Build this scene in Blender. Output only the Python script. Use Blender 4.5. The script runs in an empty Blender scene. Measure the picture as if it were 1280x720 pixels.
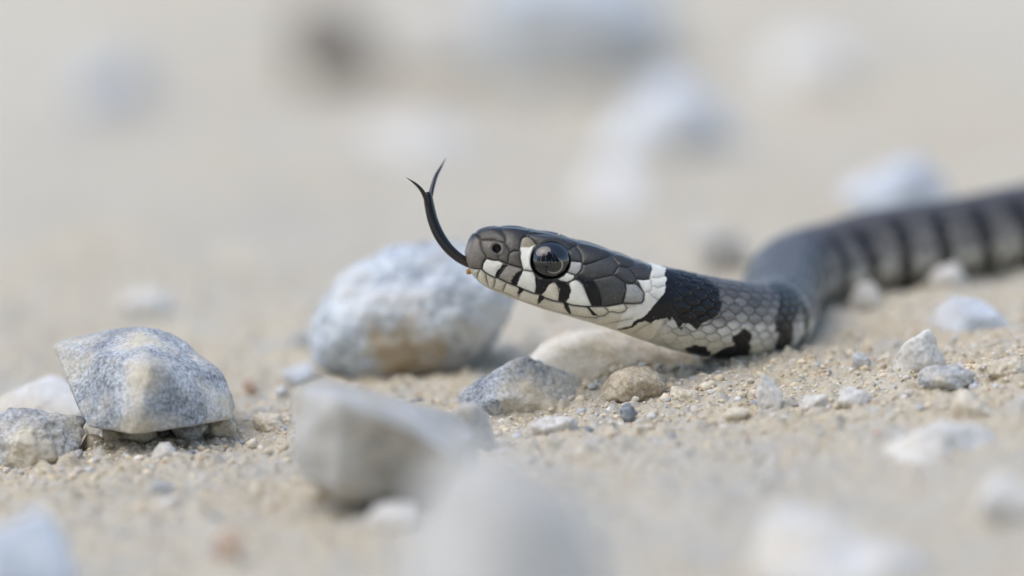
import bpy, bmesh, math
import numpy as np
from mathutils import Matrix, Vector

# ------------------------------------------------------------------ camera, world, sun, exposure
# everything is laid out in millimetres and written to Blender in metres
MM = 0.001
W0, H0 = 1280.0, 720.0            # size of the photograph, used only to turn pixels into directions
DIST = 700.0                      # camera to the plane of focus
KPX = 12.5                        # pixels per millimetre in the plane of focus
FPX = KPX * DIST
PITCH, ROLL = math.radians(10.0), math.radians(4.0)
_R = np.array([1.0, 0, 0]); _F = np.array([0, math.cos(PITCH), -math.sin(PITCH)]); _U = np.array([0, math.sin(PITCH), math.cos(PITCH)])
CR = _R * math.cos(ROLL) - _U * math.sin(ROLL)
CU = _U * math.cos(ROLL) + _R * math.sin(ROLL)
CF = _F
FOCUS = _U * 13.6
CAM = FOCUS - DIST * CF

scene = bpy.context.scene
col = scene.collection
cd = bpy.data.cameras.new('camera')
cam = bpy.data.objects.new('camera', cd); col.objects.link(cam)
m = Matrix(((CR[0], CU[0], -CF[0], CAM[0] * MM), (CR[1], CU[1], -CF[1], CAM[1] * MM), (CR[2], CU[2], -CF[2], CAM[2] * MM), (0, 0, 0, 1)))
cam.matrix_world = m
cd.sensor_width = 36.0
cd.lens = FPX / W0 * 36.0
cd.clip_start = 0.02; cd.clip_end = 500.0
cd.dof.use_dof = True
cd.dof.focus_distance = DIST * MM
cd.dof.aperture_fstop = 9.2
cd.dof.aperture_blades = 0
scene.camera = cam

SUN_EL, SUN_AZ = math.radians(64), math.radians(-118)     # azimuth from +Y (away from the camera) towards +X
world = bpy.data.worlds.new('World'); scene.world = world; world.use_nodes = True
nt = world.node_tree
sky = nt.nodes.new('ShaderNodeTexSky'); sky.sky_type = 'NISHITA'; sky.sun_disc = False
sky.sun_elevation = SUN_EL; sky.sun_rotation = SUN_AZ
sky.air_density = 1.0; sky.dust_density = 1.0; sky.ozone_density = 1.0
bg = nt.nodes['Background']; bg.inputs['Strength'].default_value = 0.15
nt.links.new(sky.outputs['Color'], bg.inputs['Color'])
sl = bpy.data.lights.new('sun', 'SUN'); sl.energy = 1.25; sl.angle = math.radians(64); sl.color = (1.0, 0.93, 0.82)
sun = bpy.data.objects.new('sun', sl); col.objects.link(sun)
sd = Vector((math.sin(SUN_AZ) * math.cos(SUN_EL), math.cos(SUN_AZ) * math.cos(SUN_EL), math.sin(SUN_EL)))
sun.rotation_euler = sd.to_track_quat('Z', 'Y').to_euler()
sun.location = (0, 0, 3)
scene.render.engine = 'CYCLES'
scene.cycles.use_denoising = True
scene.cycles.max_bounces = 6
scene.view_settings.view_transform = 'Standard'; scene.view_settings.look = 'None'
scene.view_settings.exposure = 0.84; scene.view_settings.gamma = 1.0
scene.view_settings.use_curve_mapping = False

# ------------------------------------------------------------------ helpers
rng = np.random.default_rng(7)

def unproj(px, py, depth=0.0):
    """a pixel and a depth (mm beyond the plane of focus) to a point"""
    z = DIST + depth
    return CAM + CF * z + CR * ((px - W0 / 2) / FPX * z) + CU * (-(py - H0 / 2) / FPX * z)

def proj(P):
    v = P - CAM
    z = v @ CF
    return W0 / 2 + (v @ CR) / z * FPX, H0 / 2 - (v @ CU) / z * FPX, z - DIST

def hash3(i, j, k, seed):
    h = (i.astype(np.int64) * 374761393 + j.astype(np.int64) * 668265263 + k.astype(np.int64) * 2147483647 + seed * 1274126177) & 0xFFFFFFFF
    h = ((h ^ (h >> 13)) * 1274126177) & 0xFFFFFFFF
    h = ((h ^ (h >> 16)) * 2246822519) & 0xFFFFFFFF
    h = h ^ (h >> 15)
    return (h & 0xFFFFFF) / float(0xFFFFFF)

def vnoise(P, seed=0):
    f = np.floor(P); u = P - f; f = f.astype(np.int64)
    u = u * u * u * (u * (u * 6 - 15) + 10)
    r = 0
    for a in (0, 1):
        wa = u[:, 0] if a else 1 - u[:, 0]
        for b in (0, 1):
            wb = wa * (u[:, 1] if b else 1 - u[:, 1])
            for c in (0, 1):
                r = r + wb * (u[:, 2] if c else 1 - u[:, 2]) * hash3(f[:, 0] + a, f[:, 1] + b, f[:, 2] + c, seed)
    return r * 2 - 1

def fbm(P, octaves=5, gain=0.5, seed=0):
    r = 0; a = 1.0; s = 0
    for o in range(octaves):
        r = r + a * vnoise(P * (2.03 ** o) + 17.3 * o, seed + o); s += a; a *= gain
    return r / s

def worley2(x, y, cell, seed, rmin, rmax, prob=1.0):
    """height of round lumps scattered one per cell (0..1)"""
    gx, gy = x / cell, y / cell
    ix, iy = np.floor(gx).astype(np.int64), np.floor(gy).astype(np.int64)
    best = np.zeros_like(gx)
    z = np.zeros_like(ix)
    for a in (-1, 0, 1):
        for b in (-1, 0, 1):
            cx, cy = ix + a, iy + b
            px = cx + hash3(cx, cy, z, seed); py = cy + hash3(cx, cy, z + 1, seed)
            rr = rmin + (rmax - rmin) * hash3(cx, cy, z + 2, seed) ** 2
            on = hash3(cx, cy, z + 3, seed) < prob
            asp = 0.7 + 0.6 * hash3(cx, cy, z + 4, seed)
            d2 = ((gx - px) ** 2 * asp + (gy - py) ** 2 / asp) / (rr * rr)
            hgt = np.sqrt(np.clip(1 - d2, 0, 1)) * rr
            best = np.maximum(best, np.where(on, hgt, 0))
    return best

def smooth(a, b, x):
    t = np.clip((x - a) / (b - a), 0, 1); return t * t * (3 - 2 * t)

def lin(r, g, b):
    c = np.array([r, g, b], float) / 255.0
    return np.where(c <= 0.04045, c / 12.92, ((c + 0.055) / 1.055) ** 2.4)

def mesh_obj(name, verts_mm, faces, mat, parent=None, smooth_shade=True, colors=None):
    me = bpy.data.meshes.new(name)
    faces = np.asarray(faces, dtype=np.int32)
    v = np.asarray(verts_mm, dtype=np.float32) * MM
    n = faces.shape[1]
    me.vertices.add(len(v)); me.vertices.foreach_set('co', v.ravel())
    me.loops.add(faces.size); me.loops.foreach_set('vertex_index', faces.ravel())
    me.polygons.add(len(faces))
    me.polygons.foreach_set('loop_start', np.arange(0, faces.size, n, dtype=np.int32))
    me.polygons.foreach_set('use_smooth', np.full(len(faces), bool(smooth_shade)))
    me.update(calc_edges=True); me.validate()
    if colors is not None:
        at = me.color_attributes.new('col', 'FLOAT_COLOR', 'POINT')
        c = np.ones((len(v), 4), np.float32); c[:, :colors.shape[1]] = colors
        at.data.foreach_set('color', c.ravel())
    if mat is not None: me.materials.append(mat)
    o = bpy.data.objects.new(name, me); col.objects.link(o)
    if parent is not None: o.parent = parent
    return o

def tag(o, label=None, cat=None, group=None, kind=None):
    if label: o['label'] = label
    if cat: o['category'] = cat
    if group: o['group'] = group
    if kind: o['kind'] = kind
    return o

_ico = {}
def ico(sub):
    if sub not in _ico:
        bm = bmesh.new(); bmesh.ops.create_icosphere(bm, subdivisions=sub, radius=1.0)
        bm.verts.ensure_lookup_table()
        v = np.array([p.co[:] for p in bm.verts]); f = np.array([[q.index for q in t.verts] for t in bm.faces], dtype=np.int32)
        bm.free(); v /= np.linalg.norm(v, axis=1)[:, None]
        _ico[sub] = (v, f)
    return _ico[sub]

# ------------------------------------------------------------------ materials
def new_mat(name):
    mt = bpy.data.materials.new(name); mt.use_nodes = True
    return mt, mt.node_tree.nodes, mt.node_tree.links, mt.node_tree.nodes['Principled BSDF']

def coords(N, L, scale=1000.0, offset=(0, 0, 0)):
    tc = N.new('ShaderNodeTexCoord'); mp = N.new('ShaderNodeMapping')
    mp.inputs['Scale'].default_value = (scale,) * 3; mp.inputs['Location'].default_value = offset
    L.new(tc.outputs['Object'], mp.inputs['Vector']); return mp.outputs['Vector']

def noise(N, L, vec, scale, detail=6, rough=0.6, dist=0.0):
    n = N.new('ShaderNodeTexNoise'); n.inputs['Scale'].default_value = scale; n.inputs['Detail'].default_value = detail
    n.inputs['Roughness'].default_value = rough; n.inputs['Distortion'].default_value = dist
    L.new(vec, n.inputs['Vector']); return n.outputs['Fac']

def ramp(N, L, fac, stops):
    r = N.new('ShaderNodeValToRGB'); e = r.color_ramp.elements
    while len(e) < len(stops): e.new(0.5)
    for k, (p, c) in enumerate(stops):
        e[k].position = p; e[k].color = (c[0], c[1], c[2], 1) if len(c) == 3 else c
    L.new(fac, r.inputs['Fac']); return r.outputs['Color']

def mix(N, L, fac, a, b, mode='MIX'):
    n = N.new('ShaderNodeMix'); n.data_type = 'RGBA'; n.blend_type = mode
    for s, v in ((n.inputs['Factor'], fac), (n.inputs['A'], a), (n.inputs['B'], b)):
        if isinstance(v, (int, float)): s.default_value = v
        elif isinstance(v, (tuple, list, np.ndarray)): s.default_value = (v[0], v[1], v[2], 1)
        else: L.new(v, s)
    return n.outputs['Result']

def bump(N, L, bsdf, height, strength, dist_mm):
    b = N.new('ShaderNodeBump'); b.inputs['Strength'].default_value = strength; b.inputs['Distance'].default_value = dist_mm * MM
    L.new(height, b.inputs['Height']); L.new(b.outputs['Normal'], bsdf.inputs['Normal'])

def rock_mat(name, dark, mid, light, patch=None, patch_amt=0.5, seed=0, coarse=0.16, speck=2.6, spot=None, spk=0.5):
    mt, N, L, B = new_mat(name)
    v = coords(N, L, 1000.0, (seed * 13.7, seed * 7.1, seed * 3.3))
    base = ramp(N, L, noise(N, L, v, coarse, 7, 0.62, 0.4), [(0.3, dark), (0.5, mid), (0.68, light)])
    sp = noise(N, L, v, speck, 5, 0.75)
    base = mix(N, L, spk, base, ramp(N, L, sp, [(0.34, (0.12, 0.12, 0.13)), (0.5, (0.5, 0.5, 0.5)), (0.66, (0.9, 0.9, 0.9))]), 'OVERLAY')
    if patch is not None:
        pf = ramp(N, L, noise(N, L, v, coarse * 0.9, 6, 0.6, 0.3), [(0.5 - 0.12 * patch_amt, (0, 0, 0)), (0.62, (patch_amt,) * 3)])
        base = mix(N, L, pf, base, patch)
    if spot is not None:                               # one stained face: colour, centre and radius in mm
        sc_, (sx, sy, sz), sr = spot
        tc = N.new('ShaderNodeTexCoord'); vm = N.new('ShaderNodeVectorMath'); vm.operation = 'DISTANCE'
        L.new(tc.outputs['Object'], vm.inputs[0]); vm.inputs[1].default_value = (sx * MM, sy * MM, sz * MM)
        ma = N.new('ShaderNodeMath'); ma.operation = 'MULTIPLY_ADD'; L.new(vm.outputs['Value'], ma.inputs[0]); ma.inputs[1].default_value = 0.5 / (sr * MM)
        L.new(noise(N, L, v, 0.3, 4), ma.inputs[2])
        base = mix(N, L, ramp(N, L, ma.outputs[0], [(0.74, (0.8,) * 3), (1.08, (0, 0, 0))]), base, sc_)
    L.new(base, B.inputs['Base Color'])
    B.inputs['Roughness'].default_value = 0.92; B.inputs['Specular IOR Level'].default_value = 0.2
    bump(N, L, B, sp, 0.7, 0.18)
    return mt

C_CREAM = lin(222, 208, 184)
M = {}
M['grey'] = rock_mat('grey_limestone', lin(132, 136, 142), lin(176, 180, 183), lin(214, 215, 214), lin(214, 200, 172), 0.75, 1, spk=0.8)
M['pale_blue'] = rock_mat('pale_blue_stone', lin(186, 193, 200), lin(214, 220, 226), lin(232, 236, 239), lin(214, 202, 184), 0.4, 2)
M['boulder'] = rock_mat('blue_white_boulder', lin(140, 146, 152), lin(198, 204, 208), lin(228, 231, 232), lin(190, 172, 140), 0.3, 9, 0.13, 0.9, (lin(170, 148, 112), (-1.5, -8.5, 4.0), 5.5))
M['cream'] = rock_mat('cream_stone', lin(190, 176, 152), lin(218, 206, 184), lin(232, 224, 208), None, 0, 3)
M['white'] = rock_mat('white_stone', lin(196, 192, 184), lin(222, 219, 212), lin(236, 235, 231), lin(214, 200, 176), 0.5, 4)
M['tan'] = rock_mat('tan_stone', lin(164, 148, 124), lin(196, 180, 154), lin(216, 204, 182), None, 0, 5)
M['dark'] = rock_mat('dark_grey_stone', lin(84, 90, 98), lin(124, 130, 138), lin(176, 180, 184), None, 0, 6)
M['brown'] = rock_mat('brown_stone', lin(92, 78, 66), lin(128, 110, 94), lin(160, 142, 124), None, 0, 7)
M['rust'] = rock_mat('rust_stone', lin(166, 140, 124), lin(196, 170, 150), lin(212, 192, 172), None, 0, 8)
M['umber'] = rock_mat('umber_stone', lin(118, 112, 104), lin(146, 139, 130), lin(176, 170, 160), None, 0, 12)
M['block'] = rock_mat('grey_brown_block', lin(160, 155, 146), lin(190, 187, 180), lin(212, 211, 208), lin(186, 172, 148), 0.6, 10)
M['smoke'] = rock_mat('smooth_grey_stone', lin(200, 198, 194), lin(214, 212, 207), lin(224, 222, 217), None, 0, 11)

def ground_mat():
    mt, N, L, B = new_mat('sandy_limestone_dust')
    v = coords(N, L)
    c = ramp(N, L, noise(N, L, v, 0.045, 6, 0.6, 0.5), [(0.3, lin(206, 197, 178)), (0.5, lin(217, 204, 178)), (0.7, lin(222, 212, 190))])
    c = mix(N, L, ramp(N, L, noise(N, L, v, 0.16, 5, 0.65), [(0.5, (0, 0, 0)), (0.68, (0.75,) * 3)]), c, lin(204, 203, 198))
    c = mix(N, L, ramp(N, L, noise(N, L, v, 0.5, 4, 0.6), [(0.6, (0, 0, 0)), (0.72, (0.5,) * 3)]), c, lin(208, 174, 140))
    c = mix(N, L, ramp(N, L, noise(N, L, v, 0.014, 4, 0.55, 0.6), [(0.44, (0, 0, 0)), (0.64, (0.5,) * 3)]), c, lin(206, 202, 192))
    sp = noise(N, L, v, 1.7, 6, 0.75)
    c = mix(N, L, 0.45, c, ramp(N, L, sp, [(0.3, (0.2, 0.17, 0.14)), (0.5, (0.5, 0.5, 0.5)), (0.68, (0.8, 0.8, 0.8))]), 'OVERLAY')
    L.new(c, B.inputs['Base Color']); B.inputs['Roughness'].default_value = 1.0; B.inputs['Specular IOR Level'].default_value = 0.1
    fine = noise(N, L, v, 3.2, 6, 0.8)
    bump(N, L, B, fine, 0.9, 0.3)
    return mt

def attr_mat(name, rough=0.4, spec=0.5, coat=0.0, bump_scale=None, bump_mm=0.02, var=0.0):
    mt, N, L, B = new_mat(name)
    a = N.new('ShaderNodeAttribute'); a.attribute_name = 'col'
    c = a.outputs['Color']
    v = coords(N, L)
    if var:
        c = mix(N, L, var, c, ramp(N, L, noise(N, L, v, 4.5, 5, 0.75), [(0.32, (0.25, 0.24, 0.22)), (0.5, (0.5, 0.5, 0.5)), (0.66, (0.72, 0.72, 0.72))]), 'OVERLAY')
    L.new(c, B.inputs['Base Color'])
    B.inputs['Roughness'].default_value = rough; B.inputs['Specular IOR Level'].default_value = spec
    B.inputs['Coat Weight'].default_value = coat; B.inputs['Coat Roughness'].default_value = 0.03
    if bump_scale: bump(N, L, B, noise(N, L, v, bump_scale, 4, 0.7), 0.5, bump_mm)
    return mt

M['ground'] = ground_mat()
M['grit'] = attr_mat('grit', 1.0, 0.1, 0.0, 4.0, 0.1, 0.3)
M['skin'] = attr_mat('snake_scales', 0.36, 0.36, 0.0, 7.0, 0.02, 0.35)
M['eye'] = attr_mat('snake_eye', 0.03, 0.9, 0.0)
M['tongue'] = attr_mat('snake_tongue', 0.3, 0.5, 0.2)

# ------------------------------------------------------------------ snake spine (needed by the ground, which it presses on)
PX = 1.0 / KPX                                   # one photo pixel in mm at the plane of focus
AX = math.radians(15.0); HO = (582.0, 316.0)
def head_pt(t):                                  # t in px along the head axis
    return (HO[0] + t * math.cos(AX), HO[1] + t * math.sin(AX))
ctrl = []
for t, d in ((-40, 2.4), (0, 3.0), (60, 3.4), (120, 3.9), (190, 4.9), (250, 6.2)):
    x, y = head_pt(t); ctrl.append((x, y, d))
ctrl += [(858, 390.5, 7.8), (890, 397, 9.8), (920, 401, 12.2), (945, 402.5, 15.2), (964, 399, 19.5), (973, 388, 25.5), (975, 371, 32), (981, 352, 39), (1000, 338, 45),
         (1045, 326, 49.5), (1100, 311, 52.5), (1200, 296, 57), (1280, 280, 61), (1400, 262, 68), (1520, 256, 78), (1640, 262, 92)]
CP = np.array([unproj(*c) for c in ctrl] + [(118, 112, 5.4), (146, 132, 4.8), (178, 146, 4.2), (212, 146, 3.5), (242, 134, 2.8), (268, 116, 2.2), (290, 96, 2.0)])   # the tail runs on outside the frame
def catmull(P, n=60):
    out = []
    for i in range(1, len(P) - 2):
        p0, p1, p2, p3 = P[i - 1], P[i], P[i + 1], P[i + 2]
        for k in range(n):
            t = k / n
            out.append(0.5 * ((2 * p1) + (p2 - p0) * t + (2 * p0 - 5 * p1 + 4 * p2 - p3) * t * t + (3 * p1 - p0 - 3 * p2 + p3) * t ** 3))
    out.append(P[-2]); return np.array(out)
SP = catmull(CP)
SA = np.concatenate([[0], np.cumsum(np.linalg.norm(np.diff(SP, axis=0), axis=1))])
def spine(s):
    return np.stack([np.interp(s, SA, SP[:, k]) for k in range(3)], axis=1)
STOT = SA[-1]
R_BODY = 4.05
S_TAIL = float(SA[np.argmin(np.linalg.norm(SP - CP[len(ctrl) - 2], axis=1))])
def taper(s):
    return 1.0 - 0.97 * np.clip((s - S_TAIL) / (STOT - S_TAIL), 0, 1) ** 1.3

# ------------------------------------------------------------------ ground shape
gctl = []                                        # points the surface passes through
for x, y in ((-150, 590), (0, 574), (100, 563), (200, 558), (300, 554), (400, 548), (520, 538), (640, 528), (780, 515), (900, 503), (1000, 494), (1100, 480), (1200, 464), (1290, 450), (1420, 432)):
    gctl.append(unproj(x, y, 0.0))
_rest = [SP[i] - np.array([0, 0, R_BODY * float(taper(SA[i])) - 0.45]) for i in range(0, len(SP), 20) if proj(SP[i])[0] > 885]
gctl = np.array(gctl + _rest)
def macro(x, y):
    x = np.atleast_1d(np.asarray(x, float)); y = np.atleast_1d(np.asarray(y, float))
    num = np.zeros_like(x); den = np.full_like(x, 0.12)
    for g in gctl:
        w = np.exp(-(((x - g[0]) / 9.0) ** 2 + ((y - g[1]) / 9.0) ** 2)); num += w * g[2]; den += w
    far = 2.2 * smooth(20, 60, x) * smooth(400, 60, np.abs(y))
    num += 0.12 * far
    P = np.stack([x / 60, y / 60, np.zeros_like(x)], 1)
    amp = smooth(30, 160, np.hypot(x, y))
    fall = -0.05 * np.clip(np.sqrt((y - 62) ** 2 + 400) + (y - 62), 0, 3200) / 2     # the track falls away behind the snake
    return num / den + fall + amp * 3.0 * fbm(P, 3, 0.5, 5) + amp * smooth(800, 6000, np.hypot(x, y)) * 30 * fbm(P * 0.03, 3, 0.5, 6)

def ground_hit(px, py):
    """where the line of sight through a pixel meets the ground"""
    d = unproj(px, py, 0) - CAM; d /= np.linalg.norm(d)
    t = np.arange(520, 2600, 5.0)
    P = CAM + d * t[:, None]
    below = P[:, 2] < macro(P[:, 0], P[:, 1])
    i = int(np.argmax(below)) if below.any() else len(t) - 1
    lo, hi = t[max(i - 1, 0)], t[i]
    for _ in range(14):
        mid = (lo + hi) / 2; q = CAM + d * mid
        if q[2] < macro(q[0], q[1])[0]: hi = mid
        else: lo = mid
    return CAM + d * hi

def detail(x, y):
    P = np.stack([x, y, np.zeros_like(x)], 1)
    h = 0.8 * fbm(P / 9, 4, 0.55, 21) + 0.3 * fbm(P / 2.4, 3, 0.6, 23)
    h += 0.95 * worley2(x, y, 4.2, 31, 0.12, 0.42, 0.5) * 1.0
    h += 0.95 * worley2(x, y, 1.9, 41, 0.15, 0.55, 0.6)
    h += 0.8 * worley2(x + 0.5 * fbm(P / 1.5, 2, 0.5, 24), y + 0.5 * fbm(P / 1.5, 2, 0.5, 25), 2.9, 44, 0.15, 0.5, 0.35)
    h += 0.55 * worley2(x, y, 0.85, 51, 0.2, 0.55, 0.75)
    h += 0.2 * fbm(P / 0.7, 3, 0.6, 61)
    return h * 1.25

def grade(fine_lo, fine_hi, step, far, growth):
    a = list(np.arange(fine_lo, fine_hi + 1e-6, step))
    s = step; v = a[-1]; up = []
    while v < far: s *= growth; v += s; up.append(v)
    s = step; v = a[0]; dn = []
    while v > -far: s *= growth; v -= s; dn.append(v)
    return np.array(dn[::-1] + a + up)
gx = grade(-57, 61, 0.24, 60000, 1.06)
gy = grade(-24, 32, 0.21, 60000, 1.035)
XX, YY = np.meshgrid(gx, gy)
xf, yf = XX.ravel(), YY.ravel()
zf = macro(xf, yf) + detail(xf, yf) * smooth(9000, 900, np.hypot(xf, yf))
ny, nx = XX.shape
idx = np.arange(nx * ny).reshape(ny, nx)
fq = np.stack([idx[:-1, :-1].ravel(), idx[:-1, 1:].ravel(), idx[1:, 1:].ravel(), idx[1:, :-1].ravel()], 1)
g_o = mesh_obj('ground', np.stack([xf, yf, zf], 1), fq, M['ground'])
tag(g_o, kind='structure')

def gz(x, y):
    x = np.atleast_1d(np.asarray(x, float)); y = np.atleast_1d(np.asarray(y, float))
    return macro(x, y) + detail(x, y)

# ------------------------------------------------------------------ stones
def star(dirs, N_, D_, p):
    s = np.zeros(len(dirs))
    for n, d in zip(N_, D_): s += np.clip(dirs @ n / d, 0, None) ** p
    return s ** (-1.0 / p)

def roughen(v, size, amt, seed, fine=True):
    n = v / np.linalg.norm(v, axis=1)[:, None]
    d = amt * (0.55 * fbm(v / size * 2.3 + seed, 3, 0.5, seed) + 0.38 * fbm(v / size * 8 + seed, 3, 0.6, seed + 3))
    v = v + n * (d * size)[:, None]
    if fine: v = v + n * (0.14 * fbm(v / 0.8 + seed, 3, 0.6, seed + 9))[:, None]
    return v

def stone(label, box, mat, seed, depth=0.8, sub=5, sink=0.16, rough=0.10, planes=13, p=14, yaw=0.0, tilt=0.0, peak=0.0, name='stone', cat='stone', group=None, lift=0.0):
    """a worn, many-faced stone; box = where it shows in the photo, its foot on the ground at the lower edge"""
    x0, y0, x1, y1 = box
    G = ground_hit((x0 + x1) / 2, y1)
    dz = (G - CAM) @ CF
    k = dz / FPX
    w = (x1 - x0) * k
    dp = w * depth
    h = max((y1 - y0) * k - dp * 0.5 * math.sin(PITCH), 0.35 * w * 0.5)
    r = np.random.default_rng(seed)
    dirs, f = ico(sub)
    i = np.arange(planes) + 0.5
    ph = np.arccos(1 - 2 * i / planes); th = math.pi * (1 + 5 ** 0.5) * i + seed
    n = np.stack([np.cos(th) * np.sin(ph), np.sin(th) * np.sin(ph), np.cos(ph)], 1) + r.normal(0, 0.28, (planes, 3))
    n /= np.linalg.norm(n, axis=1)[:, None]
    v = dirs * star(dirs, n, r.uniform(0.72, 1.12, planes), p)[:, None]
    v = v - (v.max(0) + v.min(0)) / 2; v = v / (v.max(0) - v.min(0))
    if peak: v[:, :2] *= (1 - peak * np.clip(v[:, 2:3] + 0.5, 0, 1))
    v = v * np.array([w, dp, h / (1 - sink)])
    v = roughen(v, (w + h) / 2, rough, seed, sub >= 5)
    cz, sz = math.cos(tilt), math.sin(tilt)
    v = np.stack([v[:, 0] * cz + v[:, 2] * sz, v[:, 1], -v[:, 0] * sz + v[:, 2] * cz], 1)
    c, s = math.cos(yaw), math.sin(yaw)
    v = np.stack([v[:, 0] * c - v[:, 1] * s, v[:, 0] * s + v[:, 1] * c, v[:, 2]], 1)
    ctr = np.array([G[0], G[1] + dp * 0.42, 0.0])
    base = macro(ctr[0], ctr[1])[0]
    v[:, 2] += -v[:, 2].min()
    hh = v[:, 2].max()
    o = mesh_obj(name, v, f, mat)
    o.location = tuple(np.array([ctr[0], ctr[1], base - sink * hh + lift]) * MM)
    tag(o, label, cat, group)
    return o

def hull_stone(label, pts, mat, seed, sub=6, p=26, rough=0.05, name='stone', cat='stone'):
    """a stone whose corners are read off the photo: (pixel x, pixel y, depth in mm beyond the plane of focus)"""
    P = np.array([unproj(*q) for q in pts])
    bm = bmesh.new()
    for q in P: bm.verts.new(Vector(q))
    bmesh.ops.convex_hull(bm, input=bm.verts)
    bm.normal_update()
    c = (P.max(0) + P.min(0)) / 2
    N_, D_ = [], []
    for fc in bm.faces:
        nn = np.array(fc.normal[:]); d = (np.array(fc.verts[0].co[:]) - c) @ nn
        if d < 0: nn, d = -nn, -d
        if any(np.dot(nn, q) > 0.995 for q in N_): continue
        N_.append(nn); D_.append(max(d, 0.05))
    bm.free()
    dirs, f = ico(sub)
    v = dirs * star(dirs, N_, D_, p)[:, None]
    size = float(np.mean(P.max(0) - P.min(0)))
    v = roughen(v, size, rough, seed)
    foot = np.array([c[0], c[1], c[2] + v[:, 2].min()])
    v = v + (c - foot)
    o = mesh_obj(name, v, f, mat); o.location = tuple(foot * MM)
    tag(o, label, cat); return o

# the angular rock on the left, in focus, propped on small pebbles
hull_stone('angular blue-grey rock with ochre dust propped up on small pebbles', [
    (64, 431, 4), (84, 422, 7), (150, 410, 7), (179, 406, 5), (216, 416, 6), (244, 438, 5), (282, 466, 3), (297, 511, 4), (290, 524, -1), (214, 536, -6), (166, 543, -6.5), (110, 532, -4), (98, 512, -1),
    (187, 455, -7.5), (178, 516, -7.8), (130, 530, 14), (200, 530, 15), (287, 514, 14), (84, 440, 13), (180, 414, 14), (262, 462, 14)],
    M['grey'], 3, sub=7, p=70, rough=0.042, name='rock', cat='rock')
stone('small rough grey stone leaning in beside the angular rock, half out of frame', (-30, 509, 101, 584), M['grey'], 12, depth=0.8, sub=6, rough=0.13, tilt=0.25)
stone('flat pale slab lying behind the angular rock', (-40, 468, 118, 534), M['white'], 13, depth=0.9, sub=5, rough=0.05, sink=0.3)
# rounded boulder behind the tongue
stone('rounded blue-white boulder with an ochre face behind the snake tongue', (392, 303, 654, 478), M['boulder'], 15, depth=0.85, sub=6, planes=20, p=5, rough=0.09, sink=0.12)
stone('low grey stone half buried below the snake jaw', (572, 446, 752, 516), M['grey'], 21, depth=0.6, sub=6, rough=0.10, sink=0.3, tilt=0.12)
stone('rounded tan lump of grit beside the half buried grey stone', (757, 461, 833, 506), M['tan'], 22, depth=0.8, sub=5, planes=18, p=8, rough=0.13, sink=0.25)
stone('tiny dark slate pebble standing on the sand under the neck', (777, 506, 797, 529), M['dark'], 23, depth=0.8, sub=4, tilt=-0.4, rough=0.15, name='pebble', cat='pebble')
stone('smooth pale beige stone lying in the shade under the raised head', (664, 404, 884, 464), M['cream'], 24, depth=0.8, sub=5, planes=18, p=6, rough=0.10, sink=0.42, tilt=0.12)
# foreground, out of focus
hull_stone('blocky grey stone with a brown front face in front of the boulder', [
    (370, 488, -36), (392, 475, -30), (470, 488, -26), (560, 512, -24), (598, 540, -26), (566, 566, -41), (480, 524, -46), (424, 500, -46), (366, 560, -38),
    (378, 600, -38), (432, 628, -38), (470, 634, -35), (536, 632, -36), (552, 604, -37), (424, 610, -42), (600, 600, -24), (440, 606, -20), (380, 560, -22)], M['block'], 31, sub=6, p=80, rough=0.04)
stone('smooth grey stone rising from the ground before the blocky stone', (496, 544, 800, 970), M['smoke'], 33, depth=0.7, sub=5, planes=18, p=6, rough=0.05, peak=0.25)
stone('small mauve-grey stone tucked behind the blocky stone', (556, 500, 622, 572), M['block'], 34, depth=0.8, sub=4, rough=0.1)
# right-hand side
stone('white pointed stone standing in the sand below the neck', (934, 466, 988, 518), M['white'], 41, depth=0.8, sub=5, peak=0.7, rough=0.12, tilt=-0.15)
stone('small oval cream pebble beside the white pointed stone', (906, 509, 939, 526), M['cream'], 42, depth=0.7, sub=4, planes=22, p=6, rough=0.05, sink=0.1, name='pebble', cat='pebble')
stone('pale triangular stone lying on the sand below the snake body', (1116, 411, 1192, 468), M['white'], 43, depth=0.6, sub=5, peak=0.45, rough=0.10, tilt=0.1)
stone('rough grey stone next to the pale triangular stone', (1152, 455, 1222, 489), M['grey'], 44, depth=0.8, sub=5, rough=0.16, sink=0.2)
stone('low crusty grey stone embedded in the sandy ridge', (1048, 486, 1092, 510), M['white'], 45, depth=0.9, sub=5, rough=0.16, sink=0.3)
stone('broad flat whitish slab sunk in the ground, far out of focus', (1090, 522, 1266, 570), M['white'], 46, depth=1.2, sub=5, planes=16, p=10, rough=0.16, sink=0.76)
stone('pale blurred flat stone between the triangular stone and the snake body', (1168, 369, 1268, 416), M['pale_blue'], 47, depth=0.7, sub=4, rough=0.06, sink=0.3)
stone('white stone touching the underside of the snake body', (1160, 328, 1214, 364), M['white'], 48, depth=0.7, sub=4, rough=0.08)
stone('pale stone by the bend of the snake body', (1060, 352, 1104, 388), M['white'], 49, depth=0.7, sub=4, rough=0.08)
stone('small grey stone in the sand near the snake bend', (1066, 440, 1090, 462), M['grey'], 50, depth=0.8, sub=4, rough=0.1, name='pebble', cat='pebble')
for lb, bx, mt, sd_ in (('crusty cream clod on the ridge before the rough grey stone', (1192, 490, 1246, 520), 'cream', 101), ('low pale clod between the oval pebble and the crusty stone', (1000, 494, 1036, 514), 'white', 102),
                        ('cream clod half sunk beside the tan lump', (838, 486, 874, 506), 'cream', 103), ('pale crumbly clod on the sandy ridge at the frame edge', (1236, 446, 1290, 474), 'cream', 104),
                        ('flat crumbly clod before the half buried grey stone', (664, 520, 722, 548), 'white', 105), ('cream clod on the sand right of the angular rock', (318, 516, 356, 540), 'cream', 106)):
    stone(lb, bx, M[mt], sd_, depth=0.9, sub=5, rough=0.2, p=8, sink=0.35, name='clod', cat='clod')
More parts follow.
